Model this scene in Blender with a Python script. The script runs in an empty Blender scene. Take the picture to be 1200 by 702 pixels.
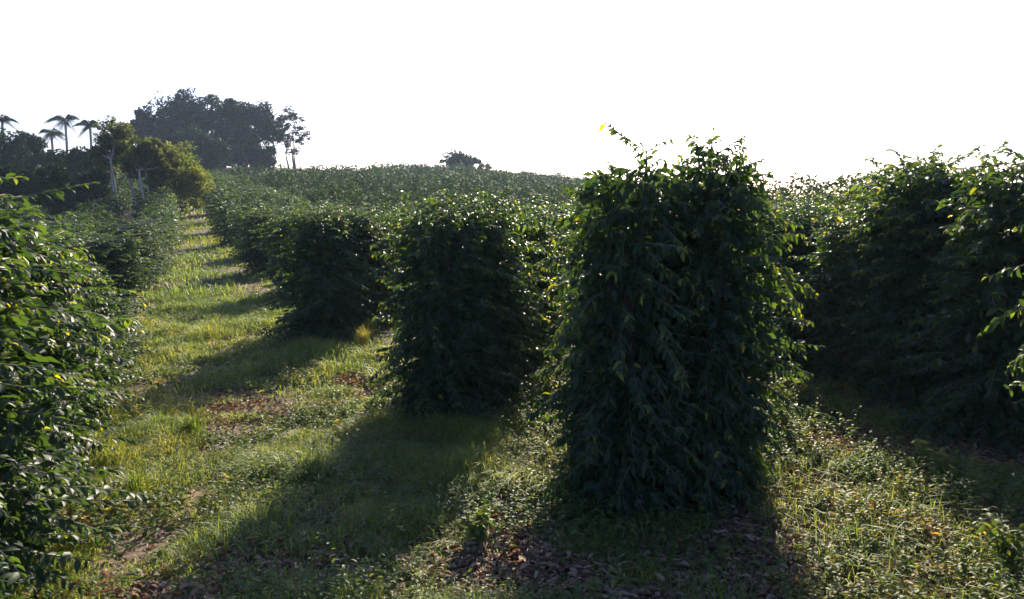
import bpy, math, random
import numpy as np
from mathutils import Vector

# ------------------------------------------------------------------ camera, world, sun, exposure
scene = bpy.context.scene
COL = scene.collection
EYE = 2.8
PITCH = math.atan(116 / 933)
SUN_EL, SUN_AZ = math.radians(24), math.radians(10.2)      # azimuth from +Y towards +X
cam_d = bpy.data.cameras.new('camera')
cam_d.lens, cam_d.sensor_width, cam_d.clip_end = 28, 36, 6000
cam = bpy.data.objects.new('camera', cam_d)
COL.objects.link(cam)
cam.location = (0, 0, EYE)
cam.rotation_euler = (math.pi / 2 - PITCH, 0, 0)
scene.camera = cam
w = bpy.data.worlds.new('World')
scene.world = w
w.use_nodes = True
nt = w.node_tree
sky = nt.nodes.new('ShaderNodeTexSky')
sky.sky_type = 'NISHITA'
sky.sun_disc = False
sky.sun_elevation = SUN_EL
sky.sun_rotation = SUN_AZ
sky.air_density, sky.dust_density, sky.ozone_density = 1.0, 2.2, 1.6
tint = nt.nodes.new('ShaderNodeMix'); tint.data_type = 'RGBA'; tint.blend_type = 'MULTIPLY'; tint.inputs[0].default_value = 1
tint.inputs[7].default_value = (1.0, 1.12, 1.75, 1)
nt.links.new(sky.outputs[0], tint.inputs[6]); nt.links.new(tint.outputs[2], nt.nodes['Background'].inputs[0])
nt.nodes['Background'].inputs[1].default_value = 0.072
sd = bpy.data.lights.new('sun', 'SUN')
sd.energy, sd.angle, sd.color = 5.0, math.radians(0.5), (1.0, 0.88, 0.66)
sun = bpy.data.objects.new('sun', sd)
COL.objects.link(sun)
sdir = Vector((math.sin(SUN_AZ) * math.cos(SUN_EL), math.cos(SUN_AZ) * math.cos(SUN_EL), math.sin(SUN_EL)))
sun.rotation_euler = sdir.to_track_quat('Z', 'Y').to_euler()
sun.location = (0, 0, 60)
scene.view_settings.view_transform = 'Standard'
scene.view_settings.look = 'None'
scene.view_settings.exposure = 1.33
scene.cycles.max_bounces = 6
scene.cycles.diffuse_bounces = 3
scene.cycles.glossy_bounces = 2
scene.cycles.transmission_bounces = 3
scene.cycles.volume_bounces = 0
HAZE = 0.0003

rng = np.random.default_rng(7)
random.seed(7)

# ------------------------------------------------------------------ helpers
def noise2(x, y, s, seed=0):
    """smooth value noise 0..1"""
    x = np.asarray(x, float) / s + 137.3 * (seed + 1); y = np.asarray(y, float) / s + 71.7 * (seed + 1)
    xi, yi = np.floor(x), np.floor(y)
    fx, fy = x - xi, y - yi
    fx, fy = fx * fx * (3 - 2 * fx), fy * fy * (3 - 2 * fy)
    def h(a, b):
        v = np.sin(a * 127.1 + b * 311.7 + seed * 17.3) * 43758.5453
        return v - np.floor(v)
    return (h(xi, yi) * (1 - fx) + h(xi + 1, yi) * fx) * (1 - fy) + (h(xi, yi + 1) * (1 - fx) + h(xi + 1, yi + 1) * fx) * fy

def ground(x, y):
    """terrain height: level near the camera, a long coffee hillside behind"""
    x = np.asarray(x, float); y = np.asarray(y, float)
    rho = np.hypot(x, y)
    az = np.arctan2(x, np.maximum(y, 1e-3))
    A = np.interp(az, [-0.9, -0.6, -0.26, -0.05, 0.07, 0.2, 0.34, 0.6], [6, 9.5, 9.6, 7.9, 5.8, 3.6, 1.2, 0.3])
    s = np.clip((rho - 35) / 140, 0, 1) ** 1.2
    s = s * (1 - 0.25 * np.clip((rho - 195) / 200, 0, 1))
    base = A * s * np.clip(y / 20, 0, 1)
    return base + 0.05 * (noise2(x, y, 1.7, 3) - 0.5) * np.clip(1.5 - rho / 80, 0, 1) + 0.16 * (noise2(x, y, 7, 4) - 0.5)

def gz(x, y):
    return float(ground(x, y))

def at(px, py, dist=None):
    """ground point under a point of the photograph (level ground), or the point at a distance"""
    cx, cz = (px - 600) / 933, (351 - py) / 933
    dy = math.cos(PITCH) + cz * math.sin(PITCH)
    dz = -math.sin(PITCH) + cz * math.cos(PITCH)
    if dist is None:
        t = -EYE / dz
        return cx * t, dy * t
    t = dist / dy
    return cx * t, dist, EYE + dz * t

def mesh_from(name, verts, faces_list, tint=None, smooth=False):
    """verts (n,3); faces_list: list of int arrays (m,k); tint: per-vertex floats"""
    me = bpy.data.meshes.new(name)
    me.vertices.add(len(verts))
    me.vertices.foreach_set('co', np.asarray(verts, np.float32).ravel())
    loops, starts, tot = [], [], 0
    for f in faces_list:
        if len(f) == 0: continue
        k = f.shape[1]
        loops.append(f.ravel())
        starts.append(tot + np.arange(len(f)) * k)
        tot += len(f) * k
    loops = np.concatenate(loops).astype(np.int32); starts = np.concatenate(starts).astype(np.int32)
    me.loops.add(len(loops)); me.loops.foreach_set('vertex_index', loops)
    me.polygons.add(len(starts)); me.polygons.foreach_set('loop_start', starts)
    if tint is not None:
        a = me.attributes.new('tint', 'FLOAT', 'POINT')
        a.data.foreach_set('value', np.asarray(tint, np.float32))
    me.update(calc_edges=True)
    if smooth:
        me.polygons.foreach_set('use_smooth', np.ones(len(starts), bool))
    return me

def unit(v):
    return v / np.maximum(np.linalg.norm(v, axis=-1, keepdims=True), 1e-9)

class Geo:
    """gathers the surfaces of ONE mesh"""
    def __init__(s): s.v, s.q, s.t, s.tint, s.n, s.mi, s.qm, s.tm = [], [], [], [], 0, 0, [], []
    def _push(s, v, q, t, tint):
        s.v.append(v); s.tint.append(tint)
        if q is not None and len(q): s.q.append(q + s.n); s.qm.append(np.full(len(q), s.mi))
        if t is not None and len(t): s.t.append(t + s.n); s.tm.append(np.full(len(t), s.mi))
        s.n += len(v)
    def leaves(s, p, d, n, L, W, tint, droop=0.25, fold=0.18, hi=True):
        """leaf blades: base p, direction d, face normal n, length L, width W"""
        m = len(p); d = unit(d); side = unit(np.cross(d, n)); n = unit(np.cross(side, d))
        L = np.broadcast_to(L, (m,))[:, None]; W = np.broadcast_to(W, (m,))[:, None]
        tint = np.broadcast_to(tint, (m,))
        if hi:
            c1 = p + d * L * .32 - n * L * droop * .08
            c2 = p + d * L * .68 - n * L * droop * .42
            tip = p + d * L * .97 - n * L * droop * 1.05
            up = n * W * fold
            V = np.stack([p, c1 - side * W * .46 + up, c1, c1 + side * W * .46 + up,
                          c2 - side * W * .42 + up, c2, c2 + side * W * .42 + up, tip], 1)
            k = 8
            Q = np.array([[1, 2, 5, 4], [2, 3, 6, 5]]); T = np.array([[0, 2, 1], [0, 3, 2], [4, 5, 7], [5, 6, 7]])
        else:
            c = p + d * L * .5 - n * L * droop * .2
            tip = p + d * L - n * L * droop
            V = np.stack([p, c - side * W * .5, tip, c + side * W * .5], 1)
            k = 4; Q = np.array([[0, 1, 2, 3]]); T = np.zeros((0, 3), int)
        off = (np.arange(m) * k)[:, None, None]
        s._push(V.reshape(-1, 3), (Q[None] + off).reshape(-1, 4), (T[None] + off).reshape(-1, 3) if len(T) else None, np.repeat(tint, k))
    def blades(s, p, d, L, W, bend, tint, seg=2):
        """grass blades rising from p and bending along horizontal d"""
        m = len(p); up = np.tile([0, 0, 1.0], (m, 1)); side = unit(np.cross(d, up))
        L = L[:, None]; W = np.broadcast_to(W, (m,))[:, None]; b = bend[:, None]
        mid = p + up * L * .55 + d * L * b * .3
        tip = p + up * L * (1 - .45 * b) + d * L * b * .95
        V = np.stack([p - side * W * .5, p + side * W * .5, mid - side * W * .42, mid + side * W * .42, tip], 1)
        off = (np.arange(m) * 5)[:, None]
        s._push(V.reshape(-1, 3), np.array([[0, 1, 3, 2]]) + off, np.array([[2, 3, 4]]) + off, np.repeat(tint, 5))
    def tube(s, pts, rad, k=6, tint=0.5):
        pts = np.asarray(pts, float); m = len(pts)
        tan = np.gradient(pts, axis=0); tan = unit(tan)
        ref = np.array([1.0, 0, 0]) if abs(tan[0][0]) < .8 else np.array([0, 1.0, 0])
        a = unit(np.cross(tan, ref)); b = np.cross(tan, a)
        th = np.arange(k) * 2 * math.pi / k
        V = pts[:, None] + np.asarray(rad)[:, None, None] * (a[:, None] * np.cos(th)[None, :, None] + b[:, None] * np.sin(th)[None, :, None])
        V = V.reshape(-1, 3)
        i = np.arange(m - 1)[:, None] * k; j = np.arange(k)[None]; j2 = (j + 1) % k
        Q = np.stack([i + j, i + j2, i + k + j2, i + k + j], -1).reshape(-1, 4)
        V = np.vstack([V, pts[-1:]])
        e = (m - 1) * k
        T = np.stack([e + np.arange(k), e + (np.arange(k) + 1) % k, np.full(k, m * k)], 1)
        s._push(V, Q, T, np.full(len(V), tint))
    def mesh(s, name, smooth=False):
        me = mesh_from(name, np.vstack(s.v), [np.vstack(x) for x in (s.q, s.t) if x], np.concatenate(s.tint), smooth)
        me.polygons.foreach_set('material_index', np.concatenate(s.qm + s.tm).astype(np.int32))
        return me

def link(name, me, mat=None, parent=None, **props):
    o = bpy.data.objects.new(name, me)
    COL.objects.link(o)
    if mat is not None and me is not None and not me.materials: me.materials.append(mat)
    if parent is not None: o.parent = parent
    for k, v in props.items(): o[k] = v
    return o

def thing(name, loc, label, category, group=None, rz=0, scale=(1, 1, 1)):
    o = bpy.data.objects.new(name, None)
    COL.objects.link(o)
    o.empty_display_size = .3
    o.location = loc; o.rotation_euler = (0, 0, rz); o.scale = scale
    o['label'] = label; o['category'] = category
    if group: o['group'] = group
    return o

# ------------------------------------------------------------------ materials
def new_mat(name):
    m = bpy.data.materials.new(name); m.use_nodes = True
    t = m.node_tree; t.nodes.clear()
    out = t.nodes.new('ShaderNodeOutputMaterial')
    return m, t, out

def ramp(t, src, stops):
    r = t.nodes.new('ShaderNodeValToRGB')
    el = r.color_ramp.elements
    while len(el) < len(stops): el.new(0.5)
    for e, (p, c) in zip(el, stops):
        e.position = p; e.color = (*c, 1)
    t.links.new(src, r.inputs[0])
    return r.outputs[0]

def leaf_mat(name, stops, rough=0.35, spec=0.5, trans=0.3, trans_col=(1.6, 1.7, .6), spot=3.0):
    m, t, out = new_mat(name)
    at_ = t.nodes.new('ShaderNodeAttribute'); at_.attribute_name = 'tint'
    tc = t.nodes.new('ShaderNodeTexCoord')
    no = t.nodes.new('ShaderNodeTexNoise'); no.inputs['Scale'].default_value = spot; no.inputs['Detail'].default_value = 3
    t.links.new(tc.outputs['Object'], no.inputs['Vector'])
    ma = t.nodes.new('ShaderNodeMath'); ma.operation = 'MULTIPLY_ADD'
    t.links.new(no.outputs[0], ma.inputs[0]); ma.inputs[1].default_value = 0.5
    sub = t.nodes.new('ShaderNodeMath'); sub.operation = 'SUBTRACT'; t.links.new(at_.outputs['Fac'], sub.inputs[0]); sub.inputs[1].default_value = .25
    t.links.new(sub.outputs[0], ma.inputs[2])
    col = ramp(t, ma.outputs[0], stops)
    p = t.nodes.new('ShaderNodeBsdfPrincipled')
    t.links.new(col, p.inputs['Base Color'])
    p.inputs['Roughness'].default_value = rough
    p.inputs['Specular IOR Level'].default_value = spec
    tr = t.nodes.new('ShaderNodeBsdfTranslucent')
    mx = t.nodes.new('ShaderNodeMix'); mx.data_type = 'RGBA'; mx.blend_type = 'MULTIPLY'; mx.inputs[0].default_value = 1
    t.links.new(col, mx.inputs[6]); mx.inputs[7].default_value = (*trans_col, 1)
    t.links.new(mx.outputs[2], tr.inputs[0])
    ms = t.nodes.new('ShaderNodeMixShader'); ms.inputs[0].default_value = trans
    t.links.new(p.outputs[0], ms.inputs[1]); t.links.new(tr.outputs[0], ms.inputs[2])
    t.links.new(ms.outputs[0], out.inputs[0])
    return m

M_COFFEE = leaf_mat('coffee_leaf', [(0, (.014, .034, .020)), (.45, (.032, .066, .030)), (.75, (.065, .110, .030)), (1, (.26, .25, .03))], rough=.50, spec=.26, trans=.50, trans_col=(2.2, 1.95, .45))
M_FAR = leaf_mat('coffee_far_leaf', [(0, (.016, .036, .016)), (.5, (.034, .060, .024)), (1, (.10, .115, .045))], rough=.7, spec=.08, trans=.25, spot=.12)
M_TREE = leaf_mat('tree_leaf', [(0, (.014, .032, .014)), (.5, (.028, .055, .022)), (1, (.07, .09, .03))], rough=.7, spec=.08, trans=.14, trans_col=(1.0, 1.3, .6), spot=.3)
M_TREE_Y = leaf_mat('tree_leaf_yellowish', [(0, (.045, .075, .02)), (.5, (.12, .13, .03)), (1, (.26, .21, .05))], rough=.6, spec=.15, trans=.55, spot=.3)
M_TREE_M = leaf_mat('tree_leaf_olive', [(0, (.040, .055, .020)), (.5, (.085, .095, .030)), (1, (.18, .15, .06))], rough=.6, spec=.12, trans=.45, spot=.3)
M_PALM = leaf_mat('palm_leaf', [(0, (.025, .045, .02)), (1, (.06, .08, .03))], rough=.45, spec=.3, trans=.2)
M_GRASS = leaf_mat('grass_blade', [(0, (.050, .095, .022)), (.35, (.125, .19, .035)), (.7, (.29, .30, .065)), (1, (.46, .36, .18))], rough=.5, spec=.3, trans=.55, trans_col=(1.7, 1.6, .7), spot=.8)
M_WEED = leaf_mat('weed_leaf', [(0, (.040, .085, .025)), (.4, (.085, .140, .035)), (.75, (.18, .19, .055)), (1, (.36, .22, .10))], rough=.55, spec=.22, trans=.48, trans_col=(1.9, 1.7, .55), spot=1.2)
M_LITTER = leaf_mat('dry_leaf', [(0, (.09, .05, .032)), (.5, (.18, .11, .065)), (1, (.38, .27, .17))], rough=.65, spec=.2, trans=.25, trans_col=(1.3, .9, .5), spot=1.2)

def bark_mat(name, a, b, scale=6):
    m, t, out = new_mat(name)
    tc = t.nodes.new('ShaderNodeTexCoord'); mp = t.nodes.new('ShaderNodeMapping'); mp.inputs['Scale'].default_value = (scale, scale, scale * .25)
    no = t.nodes.new('ShaderNodeTexNoise'); no.inputs['Detail'].default_value = 5
    t.links.new(tc.outputs['Object'], mp.inputs[0]); t.links.new(mp.outputs[0], no.inputs['Vector'])
    col = ramp(t, no.outputs[0], [(.3, a), (.7, b)])
    p = t.nodes.new('ShaderNodeBsdfPrincipled'); p.inputs['Roughness'].default_value = .85
    t.links.new(col, p.inputs['Base Color'])
    bu = t.nodes.new('ShaderNodeBump'); bu.inputs['Strength'].default_value = .5; bu.inputs['Distance'].default_value = .02
    t.links.new(no.outputs[0], bu.inputs['Height']); t.links.new(bu.outputs[0], p.inputs['Normal'])
    t.links.new(p.outputs[0], out.inputs[0])
    return m
M_BARK = bark_mat('coffee_bark', (.07, .05, .035), (.20, .16, .12), 20)
M_TBARK = bark_mat('tree_bark', (.10, .08, .06), (.24, .20, .15), 4)
M_PALE = bark_mat('pale_bark', (.22, .19, .15), (.48, .43, .36), 4)

# ground: reddish soil under litter and low green cover
M_SOIL, t, out = new_mat('soil')
geo = t.nodes.new('ShaderNodeNewGeometry')
n1 = t.nodes.new('ShaderNodeTexNoise'); n1.inputs['Scale'].default_value = .35; n1.inputs['Detail'].default_value = 6
n2 = t.nodes.new('ShaderNodeTexNoise'); n2.inputs['Scale'].default_value = 9; n2.inputs['Detail'].default_value = 8
for n in (n1, n2): t.links.new(geo.outputs['Position'], n.inputs['Vector'])
c1 = ramp(t, n1.outputs[0], [(.38, (.060, .075, .028)), (.5, (.12, .095, .055)), (.62, (.20, .135, .095))])
c2 = ramp(t, n2.outputs[0], [(.3, (.45, .45, .45)), (.7, (1.3, 1.3, 1.3))])
mx = t.nodes.new('ShaderNodeMix'); mx.data_type = 'RGBA'; mx.blend_type = 'MULTIPLY'; mx.inputs[0].default_value = 1
t.links.new(c1, mx.inputs[6]); t.links.new(c2, mx.inputs[7])
p = t.nodes.new('ShaderNodeBsdfPrincipled'); p.inputs['Roughness'].default_value = .95; p.inputs['Specular IOR Level'].default_value = .15
t.links.new(mx.outputs[2], p.inputs['Base Color'])
bu = t.nodes.new('ShaderNodeBump'); bu.inputs['Strength'].default_value = .8; bu.inputs['Distance'].default_value = .05
t.links.new(n2.outputs[0], bu.inputs['Height']); t.links.new(bu.outputs[0], p.inputs['Normal'])
t.links.new(p.outputs[0], out.inputs[0])

# ------------------------------------------------------------------ terrain sheet
def terrain():
    gx = np.concatenate([-np.geomspace(1800, 61, 40), np.linspace(-60, 60, 241), np.geomspace(61, 1800, 40)])
    gy = np.concatenate([-np.geomspace(400, 11, 14), np.linspace(-10, 70, 161), np.linspace(72, 300, 90), np.geomspace(305, 2500, 24)])
    X, Y = np.meshgrid(gx, gy)
    Z = ground(X, Y)
    V = np.stack([X, Y, Z], -1).reshape(-1, 3)
    nx, ny = len(gx), len(gy)
    i = np.arange(ny - 1)[:, None] * nx + np.arange(nx - 1)[None]
    Q = np.stack([i, i + 1, i + nx + 1, i + nx], -1).reshape(-1, 4)
    link('ground', mesh_from('ground', V, [Q], smooth=True), M_SOIL, kind='structure')
terrain()

# ------------------------------------------------------------------ coffee shrubs
PROFILES = [[.55, .74, .85, .86, .78, .62, .34], [.42, .66, .92, .88, .70, .52, .30], [.60, .86, .90, .78, .66, .50, .26], [.40, .60, .78, .92, .86, .66, .30], [.50, .80, .82, .88, .72, .48, .22], [.62, .78, .96, .80, .74, .60, .36]]
def profile(u, k=0):
    if k: return np.interp(u, [0, .08, .3, .6, .82, .93, 1.0], PROFILES[k % len(PROFILES)])
    """half width of the shrub at relative height u"""
    return np.interp(u, [0, .08, .3, .6, .82, .93, 1.0], [.55, .74, .85, .86, .78, .62, .34])

def coffee_meshes(seed, H=2.8, stems=4, hi=True, dens=1.0, lean_max=.38, prof=None, low=.88):
    r = np.random.default_rng(seed)
    tr, fo = Geo(), Geo()
    P, D, N, L, TI = [], [], [], [], []
    for s in range(stems):
        a = s * 2 * math.pi / stems + r.uniform(-.4, .4)
        lean = r.uniform(.08, lean_max)
        top = H * (1.0 if s == 0 else r.uniform(low, .98))
        zz = np.linspace(-.05, top, 14)
        zu = np.clip(zz / top, 0, 1) ** .8
        sx = np.cos(a) * lean * zu + .03 * np.cumsum(r.normal(0, 1, 14)) * .3
        sy = np.sin(a) * lean * zu + .03 * np.cumsum(r.normal(0, 1, 14)) * .3
        tr.tube(np.stack([sx, sy, zz], 1), np.linspace(.032, .006, 14), 6)
        z = .10
        ph = r.uniform(0, 6.28)
        while z < top:
            ph += math.pi / 2 + r.uniform(-.5, .5)
            u = z / H
            for q in (0, math.pi):
                b = ph + q + r.uniform(-.35, .35)
                bx, by = np.interp(z, zz, sx), np.interp(z, zz, sy)
                Rm = float(np.interp(u, [0, .08, .3, .6, .82, .93, 1.0], prof) if prof else profile(min(u, 1), seed % 6)) * r.uniform(.66, 1.18) * (1 + .17 * math.sin(2 * b + 7 * u + seed) + .08 * math.sin(5 * b - 13 * u))
                # reach out to the profile from the stem
                ln = max(.12, Rm - (bx * math.cos(b) + by * math.sin(b)) * .9)
                if r.random() < .07: ln *= r.uniform(1.15, 1.5)
                rise = np.interp(u, [0, .5, .9, 1.05], [-.05, .12, .35, .75]) * ln + r.normal(0, .03)
                sag = r.uniform(.10, .45) * ln * np.interp(u, [0, .8, 1], [1.0, .9, .3])
                k = 7
                tt = np.linspace(0, 1, k)
                rad = tt * ln
                pts = np.stack([bx + np.cos(b + .15 * tt) * rad, by + np.sin(b + .15 * tt) * rad, z + rise * tt - sag * tt ** 2.2], 1)
                if pts[-1, 2] < .04: pts[:, 2] += (.04 - pts[-1, 2]) * tt
                if hi:
                    fo.mi = 1; fo.tube(pts, np.linspace(.0065, .0034, k), 3); fo.mi = 0
                step = .046 / dens
                nl = max(3, int(ln * .88 / step))
                for t_ in np.linspace(.16 if u < .9 else .05, 1, nl):
                    if r.random() < .08: continue
                    pc = np.array([np.interp(t_, tt, pts[:, i]) for i in range(3)])
                    dv = pts[-1] - pts[-3]
                    dv = dv / (np.linalg.norm(dv) + 1e-6)
                    sd_ = np.cross(dv, [0, 0, 1.0]); sd_ /= (np.linalg.norm(sd_) + 1e-6)
                    sz = r.uniform(.8, 1.15) * (.6 if t_ > .93 else 1)
                    for sg in (-1, 1):
                        P.append(pc)
                        D.append(sg * sd_ * r.uniform(.6, 1.1) + dv * r.uniform(.3, .9) + np.array([0, 0, r.normal(-.18, .42)]))
                        N.append(np.array([r.normal(0, .55), r.normal(0, .55), 1]))
                        L.append(.103 * sz * r.uniform(.75, 1.15) / math.sqrt(dens))
                        TI.append(np.clip(r.normal(.42, .13) + (.28 if t_ > .9 and u > .5 else 0) + (.45 if r.random() < .012 else 0), 0, 1))
            z += r.uniform(.055, .095) / dens
    P, D, N = map(np.array, (P, D, N)); L = np.array(L)
    fo.leaves(P, D, N, L, L * .44, np.array(TI), droop=.28, hi=hi)
    # bigger, darker filler leaves added inside the bush to block light
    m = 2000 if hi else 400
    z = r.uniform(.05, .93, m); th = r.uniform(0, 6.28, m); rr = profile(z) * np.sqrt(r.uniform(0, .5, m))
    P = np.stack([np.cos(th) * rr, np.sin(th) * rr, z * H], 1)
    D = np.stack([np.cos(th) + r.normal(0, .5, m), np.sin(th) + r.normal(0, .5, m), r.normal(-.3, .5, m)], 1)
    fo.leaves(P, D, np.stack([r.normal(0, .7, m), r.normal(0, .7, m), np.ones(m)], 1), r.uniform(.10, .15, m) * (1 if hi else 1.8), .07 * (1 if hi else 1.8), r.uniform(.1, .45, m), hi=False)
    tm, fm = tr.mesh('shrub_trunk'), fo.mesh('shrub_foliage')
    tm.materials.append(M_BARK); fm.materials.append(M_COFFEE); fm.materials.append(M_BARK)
    return tm, fm

HI = [coffee_meshes(11 + i, stems=4 + i % 2) for i in range(6)]
HI += [coffee_meshes(s_, stems=5, dens=1.05, lean_max=.26, low=.80, prof=[.44, .62, .84, .88, .72, .46, .20]) for s_ in (71, 72)]
MID = [coffee_meshes(31 + i, stems=3, hi=False, dens=.62) for i in range(3)]

ORD = ['zeroth', 'first', 'second', 'third', 'fourth', 'fifth', 'sixth', 'seventh', 'eighth', 'ninth', 'tenth', 'eleventh', 'twelfth', 'thirteenth', 'fourteenth', 'fifteenth', 'sixteenth', 'seventeenth', 'eighteenth', 'nineteenth', 'twentieth']
ORD += ['twenty-' + o for o in ORD[1:10]] + ['thirtieth'] + ['thirty-' + o for o in ORD[1:10]]
N_SHRUB = [0]
def shrub(x, y, h, wd, label, group, hi=True, v=None, rz=None, tilt=(0, 0)):
    """one coffee shrub: an empty at its base, with its own trunk and foliage"""
    src = (HI if v is not None else HI[:6]) if hi else MID
    tm, fm = src[(random.randrange(len(src)) if v is None else v) % len(src)]
    e = thing('coffee_shrub', (x, y, gz(x, y) - .02), label, 'coffee shrub', group,
              random.uniform(0, 6.28) if rz is None else rz, (wd / .85, wd / .85, h / 2.8))
    e.rotation_euler[0], e.rotation_euler[1] = tilt if tilt != (0, 0) else (random.gauss(0, .035), random.gauss(0, .035))
    for n, me in (('trunk', tm), ('foliage', fm)):
        o = bpy.data.objects.new(n, me); COL.objects.link(o); o.parent = e
    N_SHRUB[0] += 1
    return e

ROWD = np.array([math.sin(math.radians(12.5)), math.cos(math.radians(12.5))])
LANE = np.array([-.352, .936])
G_ROW = 'coffee shrubs of the dark hedgerows'
far_pts = []          # (x, y, height, half width) of the uncounted coffee farther off

def row(start, rowname, n_ind, hts, t_end=150, hw=.85, step=.92, hi_n=6, wd0=None):
    """one hedgerow that runs away from its end beside the lane"""
    s = np.array(start, float)
    t_ = 0.0; i = 0
    while t_ < t_end:
        q = s + ROWD * t_ + np.array([random.gauss(0, .13), random.gauss(0, .08)])
        h = hts[min(i, len(hts) - 1)] * (random.uniform(.97, 1.03) if i == 0 else random.uniform(.90, 1.05))
        d = math.hypot(q[0], q[1])
        az = q[0] / max(q[1], .1)
        if i < n_ind:
            if i == 0: lab = f'coffee shrub heading {rowname}'
            else: lab = f'{ORD[i + 1]} coffee shrub in {rowname}'
            shrub(q[0], q[1], h, (wd0[i] if wd0 and i < len(wd0) else hw * random.uniform(.93, 1.07)), lab, G_ROW, hi=(i < hi_n and d < 32))
            t_ += step
        else:
            if -.72 < az < .72: far_pts.append((q[0], q[1], h, hw))
            t_ += step * 1.15 if d < 60 else (1.5 if d < 110 else 1.8)
        i += 1

# the two tall shrubs that head the nearest hedgerow, side by side
x, y = at(732, 612); shrub(x + .02, y + .35, 3.30, .72, 'tall dark coffee shrub with a leafy round top, beside one with a pointed sprig', G_ROW, v=6, rz=.4)
x3, y3 = at(852, 602); shrub(x3 - .10, y3 + .35, 3.33, .70, 'tall dark coffee shrub with a pointed sprig on top, beside the round-topped one', G_ROW, v=7, rz=2.1)
r3 = np.array([x3 - .35, y3 + 1.2])
row(r3, 'the row behind the two tallest shrubs', 12, [3.0, 2.95, 2.85], hw=.95)
x2, y2 = at(533, 495)
row((x2 - .04, y2 + .5), 'the squarish dark hedgerow in the middle', 14, [2.80, 2.80, 2.7], hw=.84)
x1, y1 = at(383, 402)
E1 = np.array([x1, y1 + .6])
names = ['the rounded hedgerow beside the grassy lane']
row(E1, names[0], 16, [2.52, 2.52], hw=.95, hi_n=8)
for k in range(1, 13):
    e = E1 + LANE * 7.2 * k + np.array([-min(1.9, max(0, k - 1) * .4), 0])
    row(e, f'the {ORD[k]} hedgerow up the lane past the rounded one', max(3, 14 - k), [2.42, 2.42], hw=.97, hi_n=3 if k < 3 else 0)
# hedgerows to the right
NRM = np.array([ROWD[1], -ROWD[0]])
x4, y4 = at(1090, 474)
x0, y0 = at(1008, 448); shrub(x0, y0 + .3, 2.58, .85, 'coffee shrub beside the tall hedgerow head, where the sunny weed patch begins', G_ROW)
row((x4, y4 + .3), 'the tall hedgerow behind the sunny weed patch', 16, [3.28, 3.3, 3.2, 3.1, 2.9, 2.85, 2.8], hw=.95, hi_n=14)
E5 = np.array(at(1185, 515))
row(E5, 'the outermost tall hedgerow by the sunny weeds', 10, [3.2, 3.3, 3.3], hw=1.0, hi_n=10)
for k in range(2, 6):
    row(np.array([x4, y4]) + NRM * 3.7 * k, f'the {ORD[k]} hedgerow beyond the outermost tall one', 5, [3.0], hw=.95, t_end=70, hi_n=0)
# a hedgerow between the nearest one and the tall one, farther back
x6, y6 = at(935, 416)
row(np.array([x6, y6]), 'the lower hedgerow seen between two tall ones', 10, [2.72], hw=.9)
# shrub that reaches into the frame at its edge
shrub(6.1, 6.3, 4.1, 1.0, 'leaning coffee shrub whose leafy top reaches in at the edge, beside the sunny weeds', G_ROW, v=2, rz=0, tilt=(0, -.38))

# the planting on the other side of the lane, lower and sunlit
G_LEFT = 'lower coffee shrubs across the lane'
LL = np.array([-.38, .925]); LL /= np.linalg.norm(LL)
for i, (px, py, h, wd) in enumerate([(-150, 760, 2.9, .95), (-60, 690, 2.85, .98), (-25, 610, 2.72, .95), (15, 565, 2.55, .9), (35, 515, 2.3, .92), (70, 478, 2.05, .9), (88, 452, 1.75, .85), (106, 430, 1.35, .8), (120, 412, 1.0, .7)]):
    x, y = at(px, py)
    lab = ['sunlit glossy coffee shrub beside the lane, first of its hedge', 'glossy coffee shrub that fills the lower corner by the lane', 'glossy coffee shrub behind the corner one, tall as the camera', 'glossy coffee shrub with yellow leaf tips, fourth along the lane edge', 'fifth coffee shrub along the lane edge, as the hedge gets lower', 'sixth coffee shrub along the lane edge, about head high', 'seventh coffee shrub along the lane edge, bulging over the grass', 'small coffee shrub, eighth along the lane edge', 'smallest coffee shrub before the gap in the lane-side hedge'][i]
    shrub(x, y, h, wd, lab, G_LEFT)
for i in range(16):
    q = np.array(at(152, 352)) + LL * (i * 2.3) + np.array([min(.9, i * .12), 0]) + np.array([-.5, 0])
    shrub(q[0] + random.gauss(0, .15), q[1], random.uniform(1.65, 2.2), random.uniform(.95, 1.2), f'{ORD[i + 1]} round coffee shrub past the gap in the lane-side hedge', G_LEFT, hi=i < 8)
for j in range(1, 5):
    for i in range(15):
        q = np.array(at(150, 355)) + np.array([-2.9 * j - .5, -1.0 * j]) + LL * (i * 1.6)
        if q[0] / q[1] < -.70: continue
        shrub(q[0] + random.gauss(0, .15), q[1], random.uniform(1.5, 2.0), random.uniform(.85, 1.0), f'{ORD[i + 1]} low coffee shrub in the {ORD[j]} line behind the lane-side hedge', G_LEFT, hi=False)
for j in range(1, 14):
    for i in range(15, 95):
        q = np.array(at(150, 355)) + np.array([-2.9 * j - .5, -1.0 * j]) + LL * (i * 1.7)
        if q[0] / q[1] > -.70: far_pts.append((q[0], q[1], random.uniform(1.6, 2.1), .95))
for i in range(23, 95):
    q = np.array(at(150, 355)) + LL * (i * 1.5) + np.array([-.5, 0]); far_pts.append((q[0], q[1], 2.0, .95))

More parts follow.
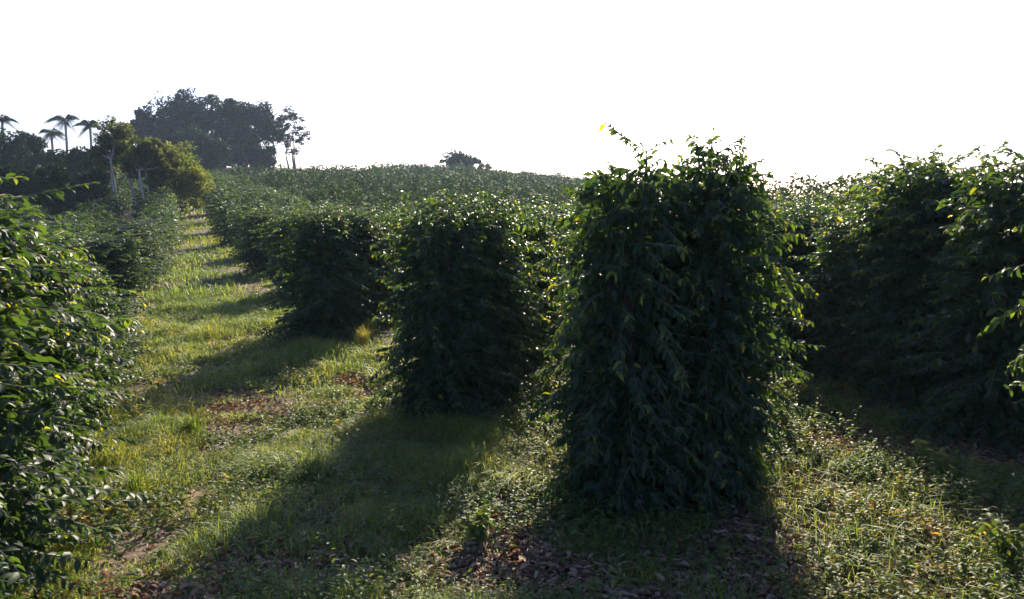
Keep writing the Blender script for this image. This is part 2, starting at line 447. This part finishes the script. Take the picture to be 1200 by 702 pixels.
# hill beyond the counted hedgerows: rows right up to the ridge
def far_coffee():
    g = Geo(); r = np.random.default_rng(5)
    pts = np.array(far_pts)
    d = np.hypot(pts[:, 0], pts[:, 1])
    pts = pts[(d < 215)]
    d = np.hypot(pts[:, 0], pts[:, 1])
    for lo, hi_, n, sz in ((0, 45, 520, .17), (45, 90, 240, .27), (90, 260, 110, .42)):
        s = pts[(d >= lo) & (d < hi_)]
        if not len(s): continue
        m = len(s)
        # points over the shrub's outside, denser on top
        u = r.uniform(0.12, 1.0, (m, n)) ** .7; th = r.uniform(0, 6.28, (m, n))
        lump = r.uniform(.75, 1.2, (m, 1)) + .22 * np.sin(3 * th + r.uniform(0, 6.28, (m, 1))) * np.sin(7 * u + r.uniform(0, 6.28, (m, 1)))
        rad = profile(u) / .85 * s[:, 3:4] * lump * r.uniform(.55, 1.08, (m, n)) * np.sqrt(np.where(u > .9, r.uniform(0, 1, (m, n)), 1))
        hh = s[:, 2:3] * r.uniform(.66, 1.18, (m, 1))
        X = s[:, 0:1] + np.cos(th) * rad; Y = s[:, 1:2] + np.sin(th) * rad
        Z = ground(s[:, 0], s[:, 1])[:, None] + u * hh * (1 - .10 * (rad / s[:, 3:4]) ** 2)
        P = np.stack([X, Y, Z], -1).reshape(-1, 3); k = len(P)
        D = np.stack([np.cos(th), np.sin(th), r.normal(-.1, .5, (m, n))], -1).reshape(-1, 3) + r.normal(0, .5, (k, 3))
        N = np.stack([r.normal(0, .5, k), r.normal(0, .5, k), np.ones(k)], 1)
        ti = np.clip(r.normal(.45, .16, k) + np.repeat(r.normal(0, .08, m), n), 0, 1)
        g.leaves(P, D, N, r.uniform(.8, 1.2, k) * sz, sz * .6, ti, hi=False)
    link('coffee_plantation', g.mesh('coffee_plantation'), M_FAR, kind='stuff', label='coffee hedgerows running over the hillside to the skyline', category='coffee plantation')
far_coffee()

# ------------------------------------------------------------------ lane and weed cover
row_lines = [np.array([x3 - .35, y3]), np.array([x2, y2 + .1]), E1] + [E1 + LANE * 7.2 * k for k in range(1, 9)] + [np.array([x4, y4]), E5 - ROWD]
def under_row(X, Y, w=.75):
    res = np.zeros(X.shape, bool)
    for s in row_lines:
        a = (X - s[0]) * ROWD[0] + (Y - s[1]) * ROWD[1]
        b = (X - s[0]) * NRM[0] + (Y - s[1]) * NRM[1]
        res |= (a > -.2) & (np.abs(b) < w)
    return res
LE = np.array(at(240, 600)); # a point in mid-lane
def lane_side(X, Y):
    """signed distance to the right of the lane's middle line"""
    nrm = np.array([LANE[1], -LANE[0]])
    return (X - LE[0]) * nrm[0] + (Y - LE[1]) * nrm[1]

def scatter(n, r0, r1, r):
    d = np.sqrt(r.uniform(r0 ** 2, r1 ** 2, n)); a = r.uniform(-.66, .66, n)
    return np.sin(a) * d, np.cos(a) * d

def grass():
    g = Geo(); r = np.random.default_rng(21)
    for n, r0, r1, wdt, ln in ((460000, 4.2, 12, .007, .15), (380000, 12, 24, .011, .18), (240000, 24, 60, .026, .26), (160000, 60, 190, .09, .40)):
        X, Y = scatter(n, r0, r1, r)
        s = lane_side(X, Y)
        dens = np.where(s < 2.0, .95, np.where(s < 3.2, .6, .10)) * np.where(s < -3.8, .4, 1)
        clump = noise2(X, Y, .45, 8) * .6 + noise2(X, Y, 1.6, 9) * .6
        bare = noise2(X, Y, 1.9, 12)
        keep = (r.random(n) < dens * np.clip((clump - .36) * 3.2, 0.12, 1) * np.clip((bare - .05) * 4, .25, 1)) & ~under_row(X, Y, .6)
        X, Y, clump = X[keep], Y[keep], clump[keep]; m = len(X)
        L = ln * r.uniform(.35, 1.35, m) * (.15 + clump ** 2 * 1.9)
        a = r.uniform(0, 6.28, m); d = np.stack([np.cos(a), np.sin(a), np.zeros(m)], 1)
        dry = noise2(X, Y, .8, 15) * .6 + noise2(X, Y, 3.1, 14) * .5
        ti = np.clip(.12 + dry * .55 + r.normal(0, .13, m), 0, 1)
        g.blades(np.stack([X, Y, ground(X, Y) - .01], 1), d, L, wdt, r.uniform(.3, 1.5, m), ti)
    link('grass', g.mesh('grass'), M_GRASS, kind='stuff', label='backlit grass covering the lane between the coffee plantings', category='grass')
grass()

def weeds():
    g = Geo(); r = np.random.default_rng(22)
    P, D, N, L, T = [], [], [], [], []
    for n, r0, r1, sc, k in ((22000, 4.2, 11, .85, 12), (20000, 11, 22, 1.15, 10), (8000, 22, 45, 2.0, 7)):
        X, Y = scatter(n, r0, r1, r)
        s = lane_side(X, Y)
        patch = noise2(X, Y, .9, 31) * .7 + noise2(X, Y, .3, 32) * .4
        dens = np.where(s > 3.0, .95, np.where(s > 1.8, .7, .6)) * np.where(s < -2.6, 2.2, 1)
        keep = (r.random(n) < dens * np.clip((patch - .42) * 4.5, .08, 1)) & ~under_row(X, Y, .55)
        X, Y, s_ = X[keep], Y[keep], s[keep]; m = len(X)
        hgt = r.uniform(.04, .20, m) * (.5 + 1.2 * noise2(X, Y, .7, 34)) * np.where(r.random(m) < .08, 1.8, 1)
        base = ground(X, Y); lean = r.normal(0, .25, (m, 2)); tn = r.normal(.42, .16, m) + (noise2(X, Y, 1.3, 33) - .5) * .5
        for j in range(k):
            u = (j + .6) / k
            a = j * 2.4 + r.uniform(0, 6.28, m)
            P.append(np.stack([X + lean[:, 0] * hgt * u, Y + lean[:, 1] * hgt * u, base + hgt * u], 1))
            D.append(np.stack([np.cos(a), np.sin(a), r.normal(.25, .35, m)], 1))
            N.append(np.stack([r.normal(0, .35, m), r.normal(0, .35, m), np.ones(m)], 1))
            L.append(r.uniform(.035, .085, m) * sc * np.where(s_ > 2.6, 1.25, 1) * (1.2 - .5 * u)); T.append(np.clip(tn + r.normal(0, .08, m), 0, 1))
    P, D, N = map(np.vstack, (P, D, N)); L = np.concatenate(L)
    g.leaves(P, D, N, L, L * .5, np.concatenate(T), droop=.3, hi=True)
    link('ground_weeds', g.mesh('ground_weeds'), M_WEED, kind='stuff', label='low broadleaf weeds spread over the ground', category='weeds')
weeds()

def litter():
    g = Geo(); r = np.random.default_rng(23)
    X, Y = np.concatenate([np.stack(scatter(150000, 4.2, 13, r)), np.stack(scatter(70000, 13, 30, r))], 1)
    s = lane_side(X, Y)
    f = noise2(X, Y, 1.1, 41)
    keep = r.random(len(X)) < np.clip((f - .25) * 2.2, .08, 1) * np.where(s > 1.8, 1.5, .35)
    X, Y = X[keep], Y[keep]; m = len(X)
    a = r.uniform(0, 6.28, m)
    g.leaves(np.stack([X, Y, ground(X, Y) + r.uniform(.005, .05, m)], 1), np.stack([np.cos(a), np.sin(a), r.normal(0, .3, m)], 1),
             np.stack([r.normal(0, .45, m), r.normal(0, .45, m), np.ones(m)], 1), r.uniform(.05, .12, m), r.uniform(.02, .05, m), r.uniform(0, 1, m), droop=.2, fold=.3)
    link('leaf_litter', g.mesh('leaf_litter'), M_LITTER, kind='stuff', label='dry brown coffee leaves lying on the soil', category='leaf litter')
litter()

# taller single weeds that catch the light
def weed_plant(px, py, h, n, label, leafy=True, dry=.5):
    x, y = at(px, py); r = np.random.default_rng(int(px * 7 + py))
    e = thing('weed_plant', (x, y, gz(x, y)), label, 'weed', 'taller weeds standing in the light')
    st, fo = Geo(), Geo()
    for i in range(n):
        a = r.uniform(0, 6.28); sp = r.uniform(.1, .5) * h
        hh = h * r.uniform(.6, 1.05); t_ = np.linspace(0, 1, 6)
        pts = np.stack([np.cos(a) * sp * t_ ** 1.6, np.sin(a) * sp * t_ ** 1.6, hh * t_ * (1 - .12 * t_)], 1)
        st.tube(pts, np.linspace(.005, .002, 6), 4, .7)
        k = 16 if leafy else 10
        q = r.uniform(.15, 1, k)
        P = np.stack([np.interp(q, t_, pts[:, c]) for c in range(3)], 1)
        b = r.uniform(0, 6.28, k)
        if leafy:
            fo.leaves(P, np.stack([np.cos(b), np.sin(b), r.normal(.1, .4, k)], 1), np.stack([r.normal(0, .4, k), r.normal(0, .4, k), np.ones(k)], 1), r.uniform(.06, .12, k), .045, np.clip(r.normal(dry, .12, k), 0, 1))
        else:
            P = np.stack([r.normal(0, .05, k), r.normal(0, .05, k), np.zeros(k)], 1)
            fo.blades(P, np.stack([np.cos(b), np.sin(b), np.zeros(k)], 1), h * r.uniform(.5, 1.0, k), .009, r.uniform(.2, .9, k), np.clip(r.normal(dry, .12, k), 0, 1))
    link('stem', st.mesh('weed_stem'), M_GRASS, e); link('foliage', fo.mesh('weed_foliage'), M_WEED if leafy else M_GRASS, e)
weed_plant(425, 408, .55, 16, 'pale dry grass tuft in the sunlit gap beside the rounded hedgerow', False, .8)
weed_plant(446, 424, .4, 12, 'smaller pale grass tuft in front of the sunlit gap by the middle hedgerow', False, .8)
weed_plant(912, 500, .75, 9, 'leafy bright weed at the base of the tall double-topped shrubs, by the weed patch')
weed_plant(935, 478, .6, 8, 'leafy weed just behind the bright one, at the head of the weed patch')
weed_plant(1085, 560, .42, 7, 'yellowish weed rising at the dark edge of the sunny weed patch', True, .6)
weed_plant(1180, 660, .45, 8, 'green weed clump at the outer corner of the sunny weed patch')
weed_plant(560, 640, .38, 8, 'leafy weed in the sunlit strip between squarish and double-topped hedgerows')
weed_plant(640, 470, .6, 8, 'tall weed in the sunlit strip behind the two tallest shrubs')
weed_plant(225, 505, .45, 14, 'upright green grass tuft in the shaded band across the lane', False, .3)
weed_plant(160, 585, .5, 14, 'green grass tuft spilling from the corner shrub into the lane', False, .35)

# ------------------------------------------------------------------ trees
def crown_tree(name, base, lobes, label, cat='tree', mat=None, bark=None, leaf=.4, nclump=60, per=150, clump_r=.16, trunk_r=.3, fork=.35, seed=1, hollow=.5, stems=1, grp='trees on the hill behind the plantation'):
    """base (x,y,z); lobes: (dx,dy,dz, rx,ry,rz) ellipsoids of the crown"""
    r = np.random.default_rng(seed)
    e = thing(name, base, label, cat, grp)
    tr, fo = Geo(), Geo()
    vol = np.array([l[3] * l[4] * l[5] for l in lobes]) ** .67; vol = vol / vol.sum()
    top = max(l[2] + l[5] for l in lobes)
    zf = top * fork
    tops = []
    for s in range(stems):
        ox, oy = (r.normal(0, .5, 2) if stems > 1 else (0, 0))
        t_ = np.linspace(0, 1, 7)
        ex, ey = ox * 1.6 + r.normal(0, .2), oy * 1.6
        pts = np.stack([ox + (ex - ox) * t_ + .08 * np.sin(5 * t_), oy + (ey - oy) * t_, -.4 + (zf + .4) * t_], 1)
        tr.tube(pts, trunk_r * np.linspace(1.15, .62, 7), 9)
        tops.append(pts[-1])
    C = []
    for i in range(nclump):
        l = lobes[r.choice(len(lobes), p=vol)]
        v = unit(r.normal(0, 1, 3)); v[2] = abs(v[2]) if r.random() < .25 else v[2]
        k = r.uniform(hollow, 1) 
        c = np.array([l[0] + v[0] * l[3] * k, l[1] + v[1] * l[4] * k, l[2] + v[2] * l[5] * k]); C.append((c, min(l[3:]), v))
    for i, (c, sz, v) in enumerate(C):
        a = tops[i % len(tops)]
        if i < 26:
            m_ = (a + c) / 2 + np.array([0, 0, -.12 * np.linalg.norm(c - a)]) + r.normal(0, .15, 3)
            t_ = np.linspace(0, 1, 6)[:, None]
            pts = (1 - t_) ** 2 * a + 2 * t_ * (1 - t_) * m_ + t_ ** 2 * c
            tr.tube(pts, np.linspace(trunk_r * .38, trunk_r * .06, 6), 5)
        cr = sz * clump_r * 2 * r.uniform(.7, 1.4)
        q = unit(r.normal(0, 1, (per, 3))) * (r.uniform(.1, 1, (per, 1)) ** .5) * np.array([cr, cr, cr * .62])
        D = unit(q) + r.normal(0, .5, (per, 3))
        N = np.stack([r.normal(0, .5, per), r.normal(0, .5, per), np.ones(per)], 1)
        fo.leaves(c + q, D, N, leaf * r.uniform(.7, 1.3, per), leaf * .6, np.clip(r.normal(.45 + r.normal(0, .1), .14, per), 0, 1), hi=False)
    link('trunk', tr.mesh('tree_trunk', True), bark or M_TBARK, e)
    link('crown', fo.mesh('tree_crown'), mat or M_TREE, e)
    return e

def tree_px(name, cx, top, bot, half, dist, label, **kw):
    """tree whose crown spans cx±half and top..bot in the photo, standing at dist"""
    x, y, z = at(cx, bot, dist); _, _, zt = at(cx, top, dist)
    s = dist / 933
    base = gz(x, y); H = zt - base; R = half * s
    cb = kw.pop('crown_from', .3)
    r = random.Random(cx * 13 + top)
    lobes = [(0, 0, H * (cb + (1 - cb) * .5), R * .72, R * .72, H * (1 - cb) * .5)]
    for i in range(6):
        a = i * 1.05 + r.uniform(-.3, .3)
        lobes.append((math.cos(a) * R * .55, math.sin(a) * R * .55, H * (cb + (1 - cb) * r.uniform(.3, .68)), R * .45, R * .45, H * (1 - cb) * r.uniform(.22, .32)))
    return crown_tree(name, (x, y, base), lobes, label, seed=abs(cx) + 3, **kw)

# great dark crowns on the ridge
tree_px('broadleaf_tree', 176, 128, 200, 27, 158, 'dark lower tree leaning out at the palm side of the ridge clump', leaf=.6, nclump=70, crown_from=-.05)
tree_px('broadleaf_tree', 217, 99, 200, 42, 162, 'tallest dark tree with a domed crown in the ridge clump', leaf=.6, nclump=130, crown_from=-.05, trunk_r=.5)
tree_px('broadleaf_tree', 262, 110, 200, 40, 158, 'broad dark tree in the middle of the ridge clump', leaf=.6, nclump=120, crown_from=-.05, trunk_r=.5)
tree_px('broadleaf_tree', 303, 116, 200, 35, 160, 'dark tree with gaps under its crown, beside the lacy tree', leaf=.55, nclump=95, crown_from=.0, trunk_r=.45)
tree_px('broadleaf_tree', 240, 150, 215, 34, 135, 'low dark tree under the domed crown, at the head of the lane', leaf=.5, nclump=120, crown_from=-.1)
tree_px('broadleaf_tree', 343, 122, 190, 21, 156, 'thin lacy tree with sky showing through, at the end of the ridge clump', leaf=.38, nclump=55, per=70, clump_r=.12, crown_from=.25, trunk_r=.2, hollow=.6, stems=3, fork=.25)
tree_px('broadleaf_tree', 539, 176, 203, 27, 182, 'small lone round tree on the skyline', leaf=.5, nclump=60, per=110, crown_from=.15, trunk_r=.3)
tree_px('broadleaf_tree', 566, 190, 205, 9, 180, 'tiny bush tree touching the lone round tree on the skyline', leaf=.4, nclump=22, per=70, crown_from=.1, trunk_r=.12)
# dark wood at the left
for cx, top, half, d, lab in ((8, 148, 34, 82, 'dark tree at the edge of the wood, under the cropped palm'), (38, 152, 26, 88, 'dark round-topped tree between cropped palm and palm pair'),
                              (78, 176, 32, 84, 'low dark tree below the pair of palms'), (112, 172, 26, 80, 'dark tree just behind the pale trunked tree'), (-25, 155, 30, 84, 'dark tree cropped by the frame at the wood edge'),
                              (55, 200, 36, 70, 'dark bushy tree in front of the wood, below the palms'), (10, 205, 36, 68, 'dark bushy tree in front of the wood, cropped by the frame edge')):
    tree_px('broadleaf_tree', cx, top, 262, half, d, lab, leaf=.34, nclump=80, per=130, crown_from=.03, grp='dark trees of the wood below the palms')
for cx, top, half, d, lab in ((15, 196, 30, 52, 'dark thicket tree at the foot of the wood, beside the frame edge'), (58, 190, 28, 50, 'dark thicket tree at the foot of the wood, under the palm pair'),
                              (98, 186, 26, 54, 'dark thicket tree standing left of the pale bare trunks'), (-28, 190, 30, 50, 'dark thicket tree mostly cut off by the frame')):
    tree_px('broadleaf_tree', cx, top, 262, half, d, lab, leaf=.22, nclump=90, per=150, crown_from=-.1, trunk_r=.14, grp='dark trees of the wood below the palms')
tree_px('broadleaf_tree', 296, 163, 200, 34, 150, 'low dark tree closing the gap below the end crowns of the clump', leaf=.5, nclump=70, crown_from=-.1)
# nearer mixed trees with pale trunks
tree_px('broadleaf_tree', 140, 134, 264, 27, 60, 'slender tree with brownish crown on a pale trunk', leaf=.22, nclump=100, per=90, crown_from=.36, trunk_r=.12, mat=M_TREE_M, bark=M_PALE, stems=2, fork=.55, grp='trees beside the lane')
tree_px('broadleaf_tree', 176, 154, 266, 27, 58, 'tree with two pale bare trunks beside the lane', leaf=.22, nclump=100, per=90, crown_from=.34, trunk_r=.11, mat=M_TREE_M, bark=M_PALE, stems=3, fork=.55, grp='trees beside the lane')
tree_px('broadleaf_tree', 212, 166, 256, 40, 61, 'yellow-green tree overhanging the head of the lane', leaf=.22, nclump=150, per=95, hollow=.6, crown_from=.02, mat=M_TREE_Y, trunk_r=.16, grp='trees beside the lane')

tree_px('broadleaf_tree', 252, 212, 258, 17, 76, 'bushy tree added for the shade where the lane runs out under the ridge clump', leaf=.28, nclump=70, per=120, crown_from=-.1, trunk_r=.14, grp='trees beside the lane')  # added tree, stands in for the shade on the far end of the lane

def palm(px, top, dist, span, label, seed):
    x, y, zc = at(px, top, dist); r = np.random.default_rng(seed)
    b = gz(x, y); H = zc - b; R = span * dist / 933
    e = thing('palm_tree', (x, y, b), label, 'palm tree', 'palms above the wood')
    tr = Geo(); t_ = np.linspace(0, 1, 9)
    tr.tube(np.stack([.15 * np.sin(2 * t_), 0 * t_, -.3 + (H + .3) * t_], 1), np.linspace(.2, .12, 9), 9)
    link('trunk', tr.mesh('palm_trunk', True), M_PALE, e)
    tip = np.array([.15 * math.sin(2), 0, H])
    for i in range(15):
        g = Geo(); a = i * 2.4 + r.uniform(-.4, .4); el = r.uniform(-.3, 1.35)
        t_ = np.linspace(0, 1, 14); ln = R * r.uniform(.9, 1.2)
        hor = ln * t_ * math.cos(el) + ln * .12 * t_; ver = ln * t_ * math.sin(el) - ln * .75 * t_ ** 2.2
        c = tip + np.stack([np.cos(a) * hor, np.sin(a) * hor, ver], 1)
        g.tube(c, np.linspace(.045, .012, 14), 4)
        q = np.repeat(np.linspace(.12, 1, 30), 2); sg = np.tile([-1, 1], 30)
        P = np.stack([np.interp(q, t_, c[:, k]) for k in range(3)], 1)
        sd_ = np.array([-math.sin(a), math.cos(a), 0])
        D = sg[:, None] * sd_ + np.array([math.cos(a) * .6, math.sin(a) * .6, -.35])
        L = ln * .38 * np.sin(np.clip(q, 0, 1) * 2.6 + .35)
        g.leaves(P, D, np.tile([0, 0, 1.0], (60, 1)), np.maximum(L, .1), .055, np.full(60, .5), droop=.4, hi=False)
        link('frond', g.mesh('palm_frond'), M_PALM, e)
palm(75, 140, 92, 19, 'tallest palm with drooping fronds above the wood', 1)
palm(104, 147, 90, 17, 'palm next to the tallest one, closer to the pale trunked tree', 2)
palm(59, 155, 94, 14, 'shorter palm with its head just over the trees beside the tallest palm', 3)
palm(1, 140, 90, 15, 'palm cropped by the frame above the dark wood', 4)

# ------------------------------------------------------------------ haze
if HAZE:
    bm_v = np.array([[x, y, z] for x in (-420, 420) for y in (-30, 520) for z in (-3.0, 40.0)], float)
    Q = np.array([[0, 1, 3, 2], [4, 6, 7, 5], [0, 4, 5, 1], [2, 3, 7, 6], [0, 2, 6, 4], [1, 5, 7, 3]])
    mh, t, out = new_mat('haze')
    pv = t.nodes.new('ShaderNodeVolumePrincipled')
    pv.inputs['Color'].default_value = (.62, .80, 1, 1); pv.inputs['Density'].default_value = HAZE; pv.inputs['Anisotropy'].default_value = .2
    t.links.new(pv.outputs[0], out.inputs['Volume'])
    link('haze', mesh_from('haze', bm_v, [Q]), mh, kind='stuff')
print('shrubs', N_SHRUB[0], 'far', len(far_pts))
